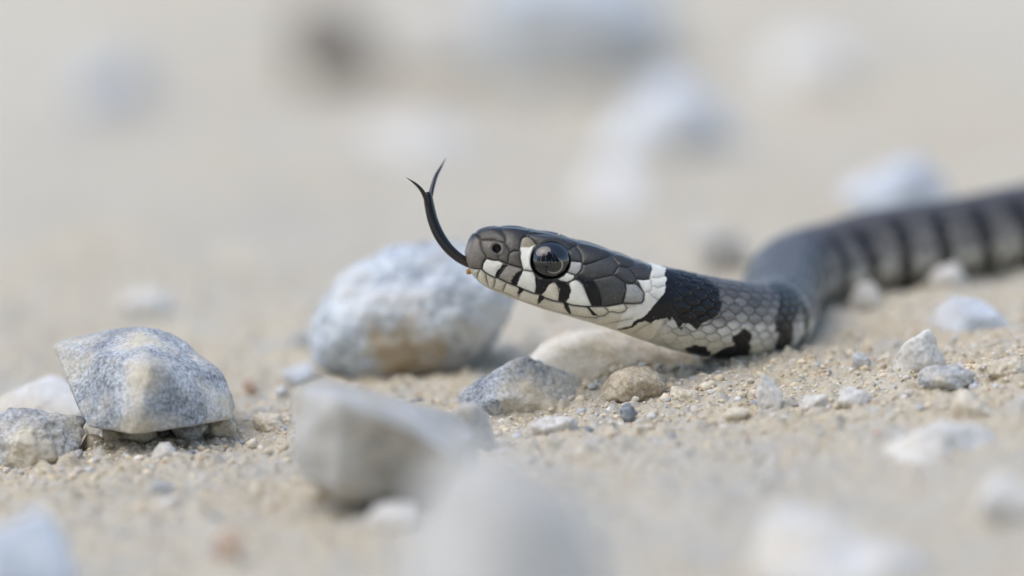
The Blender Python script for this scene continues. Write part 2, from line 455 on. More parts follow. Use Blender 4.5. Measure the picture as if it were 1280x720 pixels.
# background, far out of focus
stone('grey-brown stone behind the snake neck', (872, 282, 938, 340), M['block'], 61, depth=0.8, sub=4)
stone('white stone behind the striped snake body', (1056, 190, 1196, 268), M['pale_blue'], 62, depth=0.8, sub=4, p=8, sink=0.3)
stone('bright blue-white stone far back below the big grey rock', (752, 78, 926, 196), M['pale_blue'], 63, depth=1.1, sub=4, p=6, planes=18, sink=0.45)
stone('big grey-blue rock at the far back', (612, -60, 850, 112), M['pale_blue'], 64, depth=0.9, sub=5, p=9, sink=0.3)
stone('dark brown-grey stone at the far back', (366, -10, 482, 108), M['umber'], 65, depth=0.8, sub=4, p=9, sink=0.3)
stone('pale grey stone beside the dark one at the far back', (486, 20, 606, 110), M['white'], 66, depth=0.8, sub=4, p=9)
stone('bluish stone on the open sand at the far back', (84, 62, 186, 136), M['pale_blue'], 67, depth=1.0, sub=4, p=6, sink=0.45)
stone('low white stone in the sand behind the tongue', (440, 138, 600, 192), M['white'], 68, depth=1.0, sub=4, p=6, sink=0.5)
stone('low whitish stone on the sand beyond the snake body', (960, 40, 1090, 120), M['white'], 69, depth=1.0, sub=4, p=6, sink=0.5)
stone('flat white stone on the sand behind the head', (700, 200, 820, 262), M['white'], 70, depth=1.0, sub=4, p=6, sink=0.5)
stone('low pale stone on the sand behind the angular rock', (140, 360, 214, 400), M['white'], 71, depth=1.0, sub=4, p=6, sink=0.5)
stone('small bluish stone between the angular rock and the boulder', (352, 452, 402, 480), M['pale_blue'], 72, depth=0.8, sub=4, sink=0.3)
stone('small grey stone close beside the boulder', (362, 414, 396, 442), M['grey'], 73, depth=0.8, sub=4, sink=0.2)
stone('rust-coloured pebble on the sand right of the angular rock', (303, 474, 322, 492), M['rust'], 74, depth=0.9, sub=3, name='pebble', cat='pebble')
# foreground crumbs, far out of focus
stone('rust-brown pebble in the blurred foreground sand', (266, 664, 306, 704), M['rust'], 81, depth=0.8, sub=3, name='pebble', cat='pebble')
stone('grey pebble in the blurred sand below the angular rock', (188, 600, 222, 628), M['grey'], 82, depth=0.8, sub=3, name='pebble', cat='pebble')
stone('white pebble at the foot of the blocky stone', (452, 632, 520, 668), M['white'], 83, depth=0.8, sub=4, sink=0.3, name='pebble', cat='pebble')
stone('pale bluish stone filling the blurred lower corner by the small rough stone', (-60, 640, 96, 760), M['pale_blue'], 84, depth=0.8, sub=4, p=8, sink=0.2)
stone('broad whitish stone in the blurred foreground below the ridge', (950, 626, 1190, 735), M['white'], 85, depth=1.1, sub=5, planes=16, p=9, rough=0.14, sink=0.7)
stone('pale grey stone in the blurred foreground at the frame edge', (1218, 590, 1300, 650), M['white'], 86, depth=0.8, sub=4, sink=0.5)
# supports under the angular rock
for lb, bx, mt, sd_ in (('cream pebble under the left end of the angular rock', (103, 541, 130, 566), 'cream', 91),
                        ('squarish cream pebble carrying the angular rock', (150, 533, 196, 560), 'cream', 92),
                        ('grey pebble wedged beneath the angular rock', (216, 528, 260, 556), 'grey', 93),
                        ('rounded grey pebble in front of the angular rock', (188, 553, 222, 578), 'white', 94),
                        ('pale pebble under the right tip of the angular rock', (262, 522, 296, 550), 'cream', 95),
                        ('tan pebble between the rough stone and the angular rock', (126, 534, 156, 562), 'tan', 96),
                        ('small dark grit pebble by the rough grey stone', (82, 562, 104, 578), 'grey', 97)):
    stone(lb, bx, M[mt], sd_, depth=0.9, sub=4, rough=0.13, p=10, name='pebble', cat='pebble', sink=0.1)

# ------------------------------------------------------------------ small pebbles, one by one, in look-alike sets
kinds = [('cream', 'small loose cream pebble on the sand', 'loose cream pebbles'),
         ('white', 'small loose white pebble on the sand', 'loose white pebbles'),
         ('grey', 'small loose grey pebble on the sand', 'loose grey pebbles'),
         ('tan', 'small loose tan pebble on the sand', 'loose tan pebbles'),
         ('dark', 'small loose dark slate pebble on the sand', 'loose dark pebbles'),
         ('rust', 'small loose rust-red pebble on the sand', 'loose rust-red pebbles')]
protos = {}
for kn, (mk, lb, gr) in enumerate(kinds):
    protos[mk] = []
    for q in range(4):
        r = np.random.default_rng(500 + kn * 10 + q)
        dirs, f = ico(3)
        pl = 12
        i = np.arange(pl) + 0.5; ph = np.arccos(1 - 2 * i / pl); th = math.pi * (1 + 5 ** 0.5) * i + q
        n = np.stack([np.cos(th) * np.sin(ph), np.sin(th) * np.sin(ph), np.cos(ph)], 1) + r.normal(0, 0.3, (pl, 3)); n /= np.linalg.norm(n, axis=1)[:, None]
        v = dirs * star(dirs, n, r.uniform(0.7, 1.1, pl), 10)[:, None] * np.array([1, 0.85, 0.65])
        v = roughen(v, 1.6, 0.14, 600 + kn * 10 + q, False)
        me = mesh_obj('pebble', v, f, M[mk])
        protos[mk].append(me)
used = set()
MARKS = [('near the angular rock', unproj(180, 560, 2)), ('near the blue-white boulder', ground_hit(520, 478)), ('near the half buried grey stone', ground_hit(660, 516)),
         ('near the blocky foreground stone', ground_hit(470, 630)), ('near the white pointed stone', ground_hit(960, 518)), ('near the triangular stone', ground_hit(1155, 468)),
         ('near the flat whitish slab', ground_hit(1180, 580)), ('near the snake neck', ground_hit(900, 452)), ('beside the barred snake body', ground_hit(1150, 380)),
         ('near the rust-brown foreground pebble', ground_hit(285, 704)), ('near the smooth foreground stone', ground_hit(740, 690)), ('near the broad whitish foreground stone', ground_hit(1000, 680))]
def pebble(x, y, size, kn, q):
    mk, lb, gr = kinds[kn]
    o = protos[mk][q]
    if (kn, q) in used:
        o = o.copy(); col.objects.link(o)
    used.add((kn, q))
    z = gz(x, y)[0]
    o.location = (x * MM, y * MM, (z + size * 0.25) * MM)
    o.scale = (size,) * 3
    o.rotation_euler = (rng.uniform(-0.4, 0.4), rng.uniform(-0.4, 0.4), rng.uniform(0, 6.28))
    wh = min(MARKS, key=lambda q_: math.hypot(q_[1][0] - x, (q_[1][1] - y) * 0.6))[0]
    tag(o, lb + ' ' + wh, 'pebble', gr + ' ' + wh)
cnt = 0
spine_xy = SP[::6, :2]
while cnt < 120:
    px, py = rng.uniform(5, 1275), 330 + 380 * rng.beta(2.2, 2.4)
    G = ground_hit(px, py)
    if np.min(np.hypot(spine_xy[:, 0] - G[0], spine_xy[:, 1] - G[1])) < 6 and px > 860: continue
    sz = min(0.42 * rng.lognormal(0, 0.42), 1.25)
    kn = rng.choice(6, p=[0.34, 0.26, 0.2, 0.16, 0.02, 0.02])
    if cnt < 24: kn, q = cnt // 4, cnt % 4
    if kn > 3: sz *= 0.7
    else: q = int(rng.integers(4))
    pebble(G[0], G[1], sz, int(kn), q); cnt += 1

# grit too fine to count
def grit(name, n, smin, smax, sub, xr, yr, seed, label, spread=None):
    r = np.random.default_rng(seed)
    x = r.uniform(*xr, n)
    y = r.normal(spread[0], spread[1], n) if spread else r.uniform(*yr, n)
    z = gz(x, y)
    s = smin * (smax / smin) ** (r.random(n) ** 2.2)
    dirs, f = ico(sub)
    nv = len(dirs)
    shapes = []
    for q in range(16):
        jit = 1 + r.uniform(-0.28, 0.28, nv) if sub <= 1 else 1 + 0.55 * fbm(dirs * 1.9 + q * 3, 3, 0.65, q)
        shapes.append(dirs * np.asarray(jit)[:, None] * np.array([1, r.uniform(0.7, 1), r.uniform(0.55, 0.9)]))
    shapes = np.array(shapes)[r.integers(0, 16, n)]
    a = r.uniform(0, 6.28, n); b = r.uniform(-0.6, 0.6, n)
    ca, sa, cb, sb = np.cos(a), np.sin(a), np.cos(b), np.sin(b)
    vx = shapes[:, :, 0]; vy = shapes[:, :, 1]; vz = shapes[:, :, 2]
    vy, vz = vy * cb[:, None] - vz * sb[:, None], vy * sb[:, None] + vz * cb[:, None]
    vx, vy = vx * ca[:, None] - vy * sa[:, None], vx * sa[:, None] + vy * ca[:, None]
    V = np.stack([vx * s[:, None] + x[:, None], vy * s[:, None] + y[:, None], vz * s[:, None] + (z + 0.1 * s)[:, None]], 2).reshape(-1, 3)
    Fc = (f[None] + (np.arange(n) * nv)[:, None, None]).reshape(-1, 3)
    pal = np.array([lin(222, 206, 178), lin(228, 214, 190), lin(216, 208, 196), lin(205, 205, 204), lin(198, 176, 146), lin(150, 152, 156), lin(190, 150, 120), lin(232, 228, 220)])
    cc = pal[r.choice(8, n, p=[0.32, 0.24, 0.18, 0.09, 0.08, 0.01, 0.01, 0.07])] * r.uniform(0.85, 1.08, (n, 1))
    o = mesh_obj(name, V, Fc, M['grit'], colors=np.repeat(cc, nv, 0))
    tag(o, label, 'grit', kind='stuff'); return o
grit('grit', 16000, 0.05, 0.30, 1, (-58, 62), (-20, 30), 71, 'fine cream limestone grit covering the sandy ground', (2.0, 11.0))
grit('gravel', 3200, 0.16, 0.62, 2, (-60, 66), (-40, 60), 72, 'coarser cream and grey gravel crumbs over the sandy ground', (4.0, 18.0))

# ------------------------------------------------------------------ snake
def seg_dist(x, y, pl):
    best = np.full(x.shape, 1e9)
    for (ax, ay), (bx, by) in zip(pl[:-1], pl[1:]):
        dx, dy = bx - ax, by - ay
        t = np.clip(((x - ax) * dx + (y - ay) * dy) / (dx * dx + dy * dy + 1e-9), 0, 1)
        best = np.minimum(best, np.hypot(x - ax - t * dx, y - ay - t * dy))
    return best
def poly_sd(x, y, pts):
    pts = list(pts); d = seg_dist(x, y, pts + [pts[0]])
    ins = np.zeros(x.shape, bool)
    for (ax, ay), (bx, by) in zip(pts, pts[1:] + pts[:1]):
        c = ((ay > y) != (by > y)) & (x < (bx - ax) * (y - ay) / ((by - ay) if by != ay else 1e-9) + ax)
        ins ^= c
    return np.where(ins, d, -d)

MOUTH = [(578, 334), (590, 335.5), (602.1, 336.6), (604.3, 338.8), (607.7, 341.6), (611.6, 343.8), (617.1, 346.6), (623.2, 347.9), (629.3, 351), (637.1, 354.6), (645.2, 357.7), (654.3, 361.8), (668.5, 367.3), (675.2, 368.1),
         (681, 372.7), (690.2, 375.6), (698.5, 377.3), (706, 378.4), (715.2, 381.4), (731.8, 383.3), (747.7, 382.7), (756, 382.9), (769.3, 380.8), (778, 379.2), (790, 379.6), (801.7, 378.8)]
GROOVES = [  # (strength, points) seams between the head shields
    (1.5, MOUTH),
    (1, [(594, 291), (597.1, 295.2), (601.3, 300.4), (601, 304.9), (601.8, 309.9), (603.8, 314.9), (607.1, 319.3), (608, 323)]),
    (1, [(601.3, 300.4), (609.3, 300), (618.2, 300.4), (624.9, 302.7), (631.6, 303.8)]),
    (1, [(625, 286), (627.7, 290.4), (630.7, 294.9), (631.8, 299.3), (631.6, 303.8), (632.5, 306.8), (636.7, 313), (637, 316)]),
    (0.8, [(621.5, 314), (623, 321), (623.2, 325)]),
    (1.2, [(607.5, 323.2), (604.9, 326.6), (602.7, 332.1), (602.1, 336.6)]),
    (1.2, [(607.1, 323.2), (611.6, 323.8), (617.1, 325.4), (623.2, 325.4), (628.8, 327.4), (636, 330.2), (641.6, 332.1), (647.1, 333.5), (652.1, 334.6), (654.3, 337.6), (660, 338.4), (666.5, 339.5)]),
    (1, [(638, 315.8), (636, 319), (635, 325.6), (634.6, 329.7)]),
    (1.2, [(638, 315.8), (642.2, 313.3), (648.5, 313.6)]),
    (1, [(649, 311.6), (650.6, 315.8), (649.9, 322.8), (651.9, 331.1), (653.6, 336)]),
    (1, [(649, 311.6), (650.4, 304), (651, 299.9), (653.8, 296.6), (658.2, 295.2), (661.6, 296.6), (666, 300.4), (668.8, 303.8), (671.6, 306.6)]),
    (0.8, [(658.2, 295.2), (658, 292), (663, 287)]),
    (0.6, [(658, 292), (680, 293), (700, 296.8), (716, 302.5), (720, 307.5)]),
    (1.2, [(710.6, 312.1), (715.2, 308.8), (719.8, 307.5), (724.8, 314.2), (726.8, 319.2), (726.8, 324.2), (728.1, 330.8), (726.8, 336.7), (723.5, 341.7), (720.2, 343.8)]),
    (0.7, [(719.8, 307.5), (724, 303), (727, 300)]),
    (1, [(713.1, 326.3), (720.2, 326.7), (727, 327.9)]),
    (1, [(709.3, 340.4), (715.2, 342.9), (720.2, 343.8)]),
    (1.2, [(718, 343.3), (718.9, 347.5), (715.2, 350.8), (708.5, 353.3), (701, 351.7), (696.8, 349.2)]),
    (1.3, [(728.1, 330.4), (735.2, 329.6), (742.7, 327.1), (752.7, 322.9), (761, 320.4), (766.8, 317.9), (771, 315.3)]),
    (1, [(764, 319.5), (766, 322.5), (770.2, 327.5), (773.5, 332.5), (770.8, 335.8), (768.5, 340), (766.8, 343.6)]),
    (1, [(720.2, 343.8), (731.8, 347.5), (741, 349.5), (749.3, 347.5), (757.7, 345.4), (766.8, 343.8)]),
    (1, [(773.5, 332.5), (779.3, 333.8), (785.8, 334.4), (793.3, 330.8), (798.3, 325.8)]),
    (1, [(766.8, 343.6), (770, 345), (776.7, 350), (780.8, 353.3), (787.5, 355), (794.2, 353.8), (795.8, 348.3), (791.7, 341.7), (786.2, 335)]),
    (0.9, [(812, 330), (812.9, 340.8), (812.1, 348.6), (804.2, 349.6), (795.8, 348.3)]),
    (1.2, [(741, 350), (745.2, 356.7), (748.5, 364.2), (750.6, 373.3), (751.8, 382)]),
    (1.2, [(777.7, 379.2), (780.2, 370.8), (782.3, 362.5), (781.4, 355.8), (780.8, 353.3)]),
    (0.9, [(795.8, 355), (800.8, 360.8), (805.4, 366.7), (804.2, 374.2), (801.7, 379)]),
    (0.35, [(813.3, 350), (815, 358.3), (813.3, 364.2), (806.7, 365.8)]),
    (0.35, [(813.3, 347), (821.7, 347.5), (831, 345)]), (0.3, [(815, 358), (823, 360), (833, 357)]), (0.3, [(811, 366), (817, 372), (822, 375)]),
    (1, [(632.7, 331.8), (627, 336), (623, 341), (621.2, 347)]), (1, [(653.6, 338), (648, 344), (644, 351), (642, 357)]),
    (0.8, [(668, 342), (672.5, 349.3), (670.5, 359.3), (669, 367)]), (1, [(693, 351), (697, 357), (699.5, 366), (698.8, 377)]),
    (1, [(719, 348), (728, 355), (733, 366), (738, 377), (740, 382.5)]),
    (0.9, [(599.9, 337.2), (597.1, 342.7), (596.6, 348.2), (599.9, 353.8)]), (0.9, [(603.8, 339), (607.1, 342.7), (607.9, 347.1), (608.8, 351.6), (610.4, 358)]),
    (0.9, [(618.2, 347), (619, 351.6), (618, 356), (616, 361)]), (0.9, [(633.5, 353), (631.8, 356.1), (628.3, 364)]),
    (0.9, [(652, 361), (650, 365), (648, 371)]), (0.9, [(676, 369), (674.5, 375), (672, 381)]), (0.9, [(706, 378.5), (709, 385), (713, 393)]), (0.9, [(734, 383.3), (741, 390), (747, 395)]),
    (0.8, [(592, 348), (599.9, 353.8), (610.3, 358.9), (622.8, 362.8), (635.3, 367.4), (646, 372.7), (657.7, 377.7), (671, 381), (681, 385.2), (699.3, 390.2), (714.3, 393.5), (732, 396.5), (747, 397)]),
    (0.8, [(747, 395.5), (756, 394), (761, 390), (766, 389.5), (773, 391), (781, 389), (784, 384.5), (780, 380)]), (0.8, [(756, 383), (761, 390)]),
    (0.4, [(730, 410), (760, 404), (790, 398)]), (0.35, [(780, 424), (800, 410), (812, 404)]),
]
GREYD, GREY, GREYB = lin(46, 44, 42), lin(73, 72, 69), lin(114, 106, 95)
WHITE, CREAM, PALE, BLACK, DGREY, TAN = lin(223, 219, 207), lin(208, 199, 178), lin(176, 174, 168), lin(17, 15, 16), lin(104, 101, 102), lin(140, 130, 108)
PATCH = [  # coloured shields, in photo pixels on the head's side
    (WHITE, [(608.8, 324.3), (616, 326), (623.2, 326.6), (627.7, 328.8), (625.4, 334.3), (621.6, 338.2), (618.8, 346.6), (609.9, 343.2), (603.8, 336.6), (604.9, 329.3)], 1.2),
    (lin(150, 142, 130), [(636, 331.5), (653, 337), (645, 341), (640, 348), (638, 354.5), (624, 348), (628, 340)], 1.5),
    (WHITE, [(655, 338), (666, 339.5), (669, 345), (672, 349), (670, 359), (668.5, 367), (654, 361.5), (646.6, 357), (649, 349), (652, 343)], 1.2),
    (TAN, [(650, 312), (651, 303), (654, 298), (659, 297), (665, 301), (671, 307), (664, 312), (656, 313)], 1.5),
    (WHITE, [(650, 309.5), (662, 310), (667, 307.5), (664, 314), (662.5, 322), (663.5, 331), (666, 339), (655, 338), (652.5, 331), (650.5, 322)], 2.2),
    (PALE, [(713.5, 327), (726, 328.3), (727.5, 331), (726, 336.5), (723, 341), (719.5, 343), (709.5, 340), (712.5, 334)], 1.0),
    (WHITE, [(709, 341), (717.5, 343.5), (718.3, 347.5), (715, 350.3), (708.5, 352.5), (701, 351), (697, 349), (703, 346.5)], 1.0),
    (CREAM, [(676, 368.5), (680, 365), (686, 357.5), (690, 353), (694.5, 354), (700, 361.5), (698.7, 369), (698.3, 376.8), (690, 375.3)], 1.3),
    (WHITE, [(711.5, 355), (715, 351.5), (721, 350.8), (725, 351.5), (729, 356), (731.5, 364), (736, 375), (740, 382.5), (730, 383), (713, 381.5), (707, 378.5), (711.5, 371.5), (714, 362.5)], 1.2),
    (PALE, [(783, 356), (788, 356), (795.5, 356.5), (800.5, 362), (805, 367), (804, 374), (801.5, 378.5), (790, 379), (779.5, 378), (781, 371)], 3.0),
    (WHITE, [(796.5, 350.5), (804, 350.5), (812.5, 349.5), (813.5, 341), (812.5, 325), (830, 325), (831, 342), (833.5, 350), (833.5, 358), (828, 370), (820, 376), (812, 388), (804, 396), (797, 398.5), (790, 404), (770, 410), (778, 392), (786, 386), (802, 379.5), (805, 374), (806, 367), (801, 359)], 1.5),
    (BLACK, [(628.2, 331), (634.9, 331), (631.6, 334.9), (627.7, 339.9), (623.2, 347.1), (619.9, 348.4), (619, 346), (620.4, 341), (623.8, 336.6)], 1.0),
    (BLACK, [(654.3, 337.8), (652.1, 342.7), (648.8, 349.3), (646.6, 356.6), (643, 357.4), (638.2, 354.9), (640.4, 348.8), (644.3, 342.7), (648.8, 339.3)], 1.0),
    (BLACK, [(668, 343), (672.7, 349.3), (689.3, 346), (692, 352), (685.2, 357.7), (679.3, 365.2), (676, 368.5), (668.5, 366.8), (670.2, 359.3)], 1.0),
    (BLACK, [(692, 350), (699.3, 351.5), (711, 353.5), (713.5, 362.7), (711, 371.8), (705.2, 378.2), (698.5, 376), (698.9, 369.3), (700.2, 361.8), (694.3, 354)], 1.0),
    (BLACK, [(719, 345), (731.8, 347.9), (741, 350), (745.2, 356.7), (749.3, 367.5), (751, 381), (740.2, 382.6), (736, 375), (731.8, 364.2), (729.3, 355.8), (724.3, 350.8)], 1.0),
    (BLACK, [(648.5, 359.6), (655, 362.7), (648.5, 368.5), (646.8, 366.8)], 1.0),
    (BLACK, [(673.5, 368.6), (680, 372), (675.2, 378.5), (671.4, 380.6)], 1.0),
    (BLACK, [(704.3, 378), (710.6, 380), (714.8, 392.7), (711.8, 392.9), (706, 384.3)], 1.0),
    (BLACK, [(732.7, 383), (736.8, 384), (742.7, 390.5), (748, 394.4), (741, 394)], 1.0),
    # nape patch and the bars of the front body
    (BLACK, [(830, 322), (831, 342), (833.5, 350), (833.5, 358), (828, 370), (820, 376), (812, 388), (804, 396), (797, 398), (792, 402), (789, 406), (772, 410), (774, 412), (791, 408), (797, 403), (806, 400.5), (812.5, 404), (818, 400), (831.9, 396.4), (836, 401), (840.3, 395.7), (848.6, 412),
             (854, 405), (859.7, 403.3), (865, 406), (870.8, 412), (877.8, 403.3), (888.9, 396.4), (898.6, 385.3), (901, 377), (900, 362), (889, 353), (873, 346), (860, 330)], 1.4),
    (BLACK, [(858, 437), (872, 431), (888, 432), (887, 444), (868, 462)], 1.8), (BLACK, [(889, 443), (905, 434), (917, 430), (918, 462), (890, 462)], 1.8),
    (BLACK, [(917, 421), (932, 411), (941, 418), (934, 447), (929, 465), (917, 465)], 2.0),
    (BLACK, [(962, 349), (972, 344), (984, 345.5), (995.5, 358), (999, 377.8), (993, 406.7), (989, 424), (980, 450), (966, 450), (969, 415.6), (974.4, 393), (971, 373), (963, 358)], 2.5),
]
TOP_O = [(582, 312), (583, 305), (586, 298), (591, 292.5), (598, 288), (606, 285), (616, 283.3), (630, 282.8), (645, 283.5), (660, 285.5), (680, 289.5), (700, 294), (720, 299.5), (740, 305), (760, 311.5), (780, 318.5), (800, 326), (815, 331), (830, 335.5), (845, 339.5)]
BOT_O = [(582, 318), (583.5, 327), (586, 336), (588, 342), (592, 347), (599, 354.5), (610, 361.5), (622, 367), (636, 372.5), (655, 379), (680, 388), (700, 393.5), (720, 399.5), (740, 405), (760, 411.5), (780, 418.5), (800, 426), (820, 432)]
def th_tab(o):
    o = np.array(o); dx, dy = o[:, 0] - HO[0], o[:, 1] - HO[1]
    return np.stack([dx * math.cos(AX) + dy * math.sin(AX), dx * math.sin(AX) - dy * math.cos(AX)], 1)
tt, tb = th_tab(TOP_O), th_tab(BOT_O)
t0 = min(tt[0, 0], tb[0, 0])
tt = np.vstack([[t0 - 0.6, 0], tt]); tb = np.vstack([[t0 - 0.6, 0], tb])
S_HEAD = 250.0
# stations (px along the spine)
TN = STOT / PX
st = np.concatenate([t0 - 0.6 + 12 * np.linspace(0, 1, 40, endpoint=False) ** 1.6, np.arange(t0 + 11.5, 262, 0.6), np.arange(262, 480, 0.9), np.arange(480, 1180, 1.8), np.arange(1180, TN, 6.0)])
NS = len(st); NT = 360
th = np.linspace(0, 2 * math.pi, NT, endpoint=False)
top = np.interp(st, tt[:, 0], tt[:, 1]); bot = -np.interp(st, tb[:, 0], tb[:, 1])
bot = bot * 0.965
neck = smooth(215, 300, st)
rb = R_BODY / PX * (0.985 + 0.06 * smooth(420, 900, st)) * taper(st * PX)
top = top * (1 - neck) + rb * neck; bot = bot * (1 - neck) + rb * neck
wt = np.array([(t0 - 0.6, 0), (t0 + 0.3, 8), (2, 14), (5, 18.5), (10, 23), (20, 29), (40, 35), (70, 40), (108, 45), (150, 51), (190, 54), (230, 52), (270, 48.5), (330, 49)])
wid = np.interp(st, wt[:, 0], wt[:, 1]) * (1 - neck) + rb * neck
def box_smooth(a, k):
    p = np.pad(a, (k, k), mode='edge'); return np.convolve(p, np.ones(2 * k + 1) / (2 * k + 1), 'valid')
sel = st > 14
for arr in (top, bot, wid):
    sm = box_smooth(box_smooth(arr, 7), 7); arr[sel] = sm[sel]
Cn = spine(np.clip(st, 0, None) * PX)
d0 = (SP[3] - SP[0]) / np.linalg.norm(SP[3] - SP[0])
neg = st < 0
Cn[neg] = SP[0] + d0 * (st[neg] * PX)[:, None]
T = np.gradient(Cn, st, axis=0)
T = np.stack([box_smooth(T[:, k], 10) for k in range(3)], 1); T /= np.linalg.norm(T, axis=1)[:, None]
Zup = np.array([0, 0, 1.0])
V = Zup - (T @ Zup)[:, None] * T; V /= np.linalg.norm(V, axis=1)[:, None]
Lt = np.cross(T, V)
# cross-section
nn = 2.0 + 0.45 * (1 - smooth(200, 300, st)) * smooth(5, 60, st)
ct, sn = np.cos(th), np.sin(th)
ex = (2.0 / nn)[:, None]
lat = np.sign(sn)[None] * np.abs(sn)[None] ** ex * wid[:, None]
ver = np.sign(ct)[None] * np.abs(ct)[None] ** ex * np.where(ct[None] > 0, top[:, None], bot[:, None])
# the muzzle narrows towards the crown, the jaw bulges a little
headw = 1 - smooth(200, 280, st)
lat = lat * (1 - 0.10 * headw[:, None] * smooth(0.1, 1.0, ver / (top[:, None] + 1e-6)))
P0 = Cn[:, None] + (Lt[:, None] * lat[..., None] + V[:, None] * ver[..., None]) * PX
# mirrored copy for the pattern, so both flanks carry the same shields
Pm = Cn[:, None] + (Lt[:, None] * np.abs(lat)[..., None] + V[:, None] * ver[..., None]) * PX
qx, qy, qd = proj(Pm.reshape(-1, 3))
qx = qx.reshape(NS, NT); qy = qy.reshape(NS, NT)
# outward normals
du = np.gradient(P0, axis=0); dv = np.roll(P0, -1, 1) - np.roll(P0, 1, 1)
Nn = np.cross(dv, du); Nn /= (np.linalg.norm(Nn, axis=2)[..., None] + 1e-12)
rad = P0 - Cn[:, None]
flip = np.sign((Nn * rad).sum(2)); flip[flip == 0] = 1
Nn = Nn * flip[..., None]
S2, A2 = np.meshgrid(st, np.abs(np.where(th > math.pi, th - 2 * math.pi, th)) / math.pi, indexing='ij')    # A2: 0 back, 1 belly
nsmall = fbm(np.stack([qx.ravel() / 2.2, qy.ravel() / 2.2, np.zeros(qx.size)], 1), 3, 0.6, 77).reshape(NS, NT)
nmed = fbm(np.stack([qx.ravel() / 14, qy.ravel() / 14, np.zeros(qx.size)], 1), 3, 0.6, 78).reshape(NS, NT)

hm = st < 268; hs = slice(0, int(hm.sum()))
hx, hy = qx[hs], qy[hs]
wob = 0.35 * nsmall[hs]
disp = np.zeros((NS, NT)); groove = np.zeros((NS, NT))
ghead = np.zeros(hx.shape); dmin = np.full(hx.shape, 99.0)
belly_fade = smooth(0.93, 0.72, A2[hs])
for w, pl in GROOVES:
    pl = np.array(pl, float)
    d = seg_dist(hx, hy, [tuple(p) for p in pl]) + wob * 0.4
    ghead = np.maximum(ghead, min(w, 1.3) * np.exp(-(d / (0.75 + 0.25 * w)) ** 2))
    dmin = np.minimum(dmin, d + (0 if w > 0.5 else 3 * (0.6 - w)))
topfade = smooth(0.02, 0.10, A2[hs])
hfade = smooth(268, 250, S2[hs])
disp[hs] += (2.2 * (1 - np.exp(-dmin / 4.0)) - 0.9 * ghead) * topfade * belly_fade * hfade
groove[hs] = ghead * topfade * belly_fade * hfade
# mouth: lower jaw slightly set in
# nostril
dn = np.hypot((hx - 621) / 6.2, (hy - 310.7) / 6.0)
disp[hs] += -4.5 * smooth(1.05, 0.35, dn) + 0.9 * np.exp(-((dn - 1.35) / 0.25) ** 2)
# eye socket and the brow over it
EYE = (688.0, 326.8, 25.2, 22.3)
de = np.hypot((hx - EYE[0]) / EYE[2], (hy - EYE[1]) / EYE[3])
sidef = smooth(0.12, 0.2, A2[hs])
disp[hs] += sidef * (-13 * smooth(1.0, 0.9, de) + 0.5 * np.exp(-((de - 1.12) / 0.07) ** 2))
disp[hs] += 2.6 * np.exp(-(((hx - 690) / 30) ** 2 + ((hy - 300) / 5.5) ** 2)) * smooth(0.05, 0.14, A2[hs])
eyegr = sidef * np.exp(-((de - 1.0) / 0.03) ** 2)
# temples and cheek
disp[hs] += 1.2 * np.exp(-(((hx - 768) / 34) ** 2 + ((hy - 365) / 22) ** 2))

# body scales: overlapping keeled lozenges in 19 rows, broad plates below
rowN = 30.0
LS = 20.5
b = A2 * rowN / 2
edge = np.zeros((NS, NT)); along = np.zeros((NS, NT)); keel = np.ones((NS, NT)); got = np.zeros((NS, NT), bool); ci = np.zeros((NS, NT), np.int64); cj = np.zeros((NS, NT), np.int64)
j0 = np.round(b).astype(np.int64)
best = np.full((NS, NT), -9.0)
for dj in (-1, 0, 1):
    j = j0 + dj
    offs = (np.abs(j) % 2) * 0.5
    for di in (-1, 0, 1):
        i = np.round(S2 / LS - offs).astype(np.int64) + di
        p = (S2 - (i + offs) * LS) / (0.88 * LS)
        q = np.abs(b - j) / 0.98
        lim = np.where(p > 0, np.sqrt(np.clip(1 - np.abs(p) ** 1.5, 0, 1)) ** 1.3, np.clip(1 + 0.25 * p, 0, 1))
        ins = (np.abs(p) < 1) & (q < lim)
        up = ins & (p > best)                      # the scale nearer the head lies on top
        best = np.where(up, p, best); got |= up
        edge = np.where(up, np.minimum(lim - q, 1 - p), edge); along = np.where(up, (p + 1) / 2, along); keel = np.where(up, q, keel)
        ci = np.where(up, i, ci); cj = np.where(up, j, cj)
dors = smooth(0.76, 0.70, A2)
lat_h = 1.3 * smooth(0, 0.35, edge) + 1.5 * along * smooth(0, 0.12, edge) + 0.6 * np.exp(-(keel / 0.13) ** 2) * smooth(0.05, 0.3, edge) * smooth(0.62, 0.5, A2) - 1.6
vp = S2 / 21.0; fvp = vp - np.floor(vp)
ven_h = 0.9 * fvp - 1.2 * np.exp(-((np.minimum(fvp, 1 - fvp)) / 0.05) ** 2)
bodyf = smooth(246, 268, S2)
disp += bodyf * (dors * lat_h + (1 - dors) * ven_h)
bgroove = bodyf * (dors * smooth(0.16, 0.02, edge) + (1 - dors) * 0.7 * smooth(0.05, 0.015, np.minimum(fvp, 1 - fvp)))
cell = hash3(ci, cj, (th[None] > math.pi).astype(np.int64) + np.zeros((NS, 1), np.int64), 5)

# colours
colr = np.zeros((NS, NT, 3))
def lay(c, w):
    colr[:] = colr * (1 - w[..., None]) + c * w[..., None]
one = np.ones((NS, NT))
lay(GREY, one)
lay(GREYB, smooth(690, 610, qx) * smooth(0.16, 0.30, A2))
lay(GREYD, smooth(0.30, 0.10, A2) * (S2 < 262))
# below the mouth
mx = np.array(MOUTH + [(815, 392), (840, 402)]); my = np.interp(qx, mx[:, 0], mx[:, 1])
lay(CREAM, smooth(-0.7, 0.7, qy - my) * smooth(268, 258, S2))
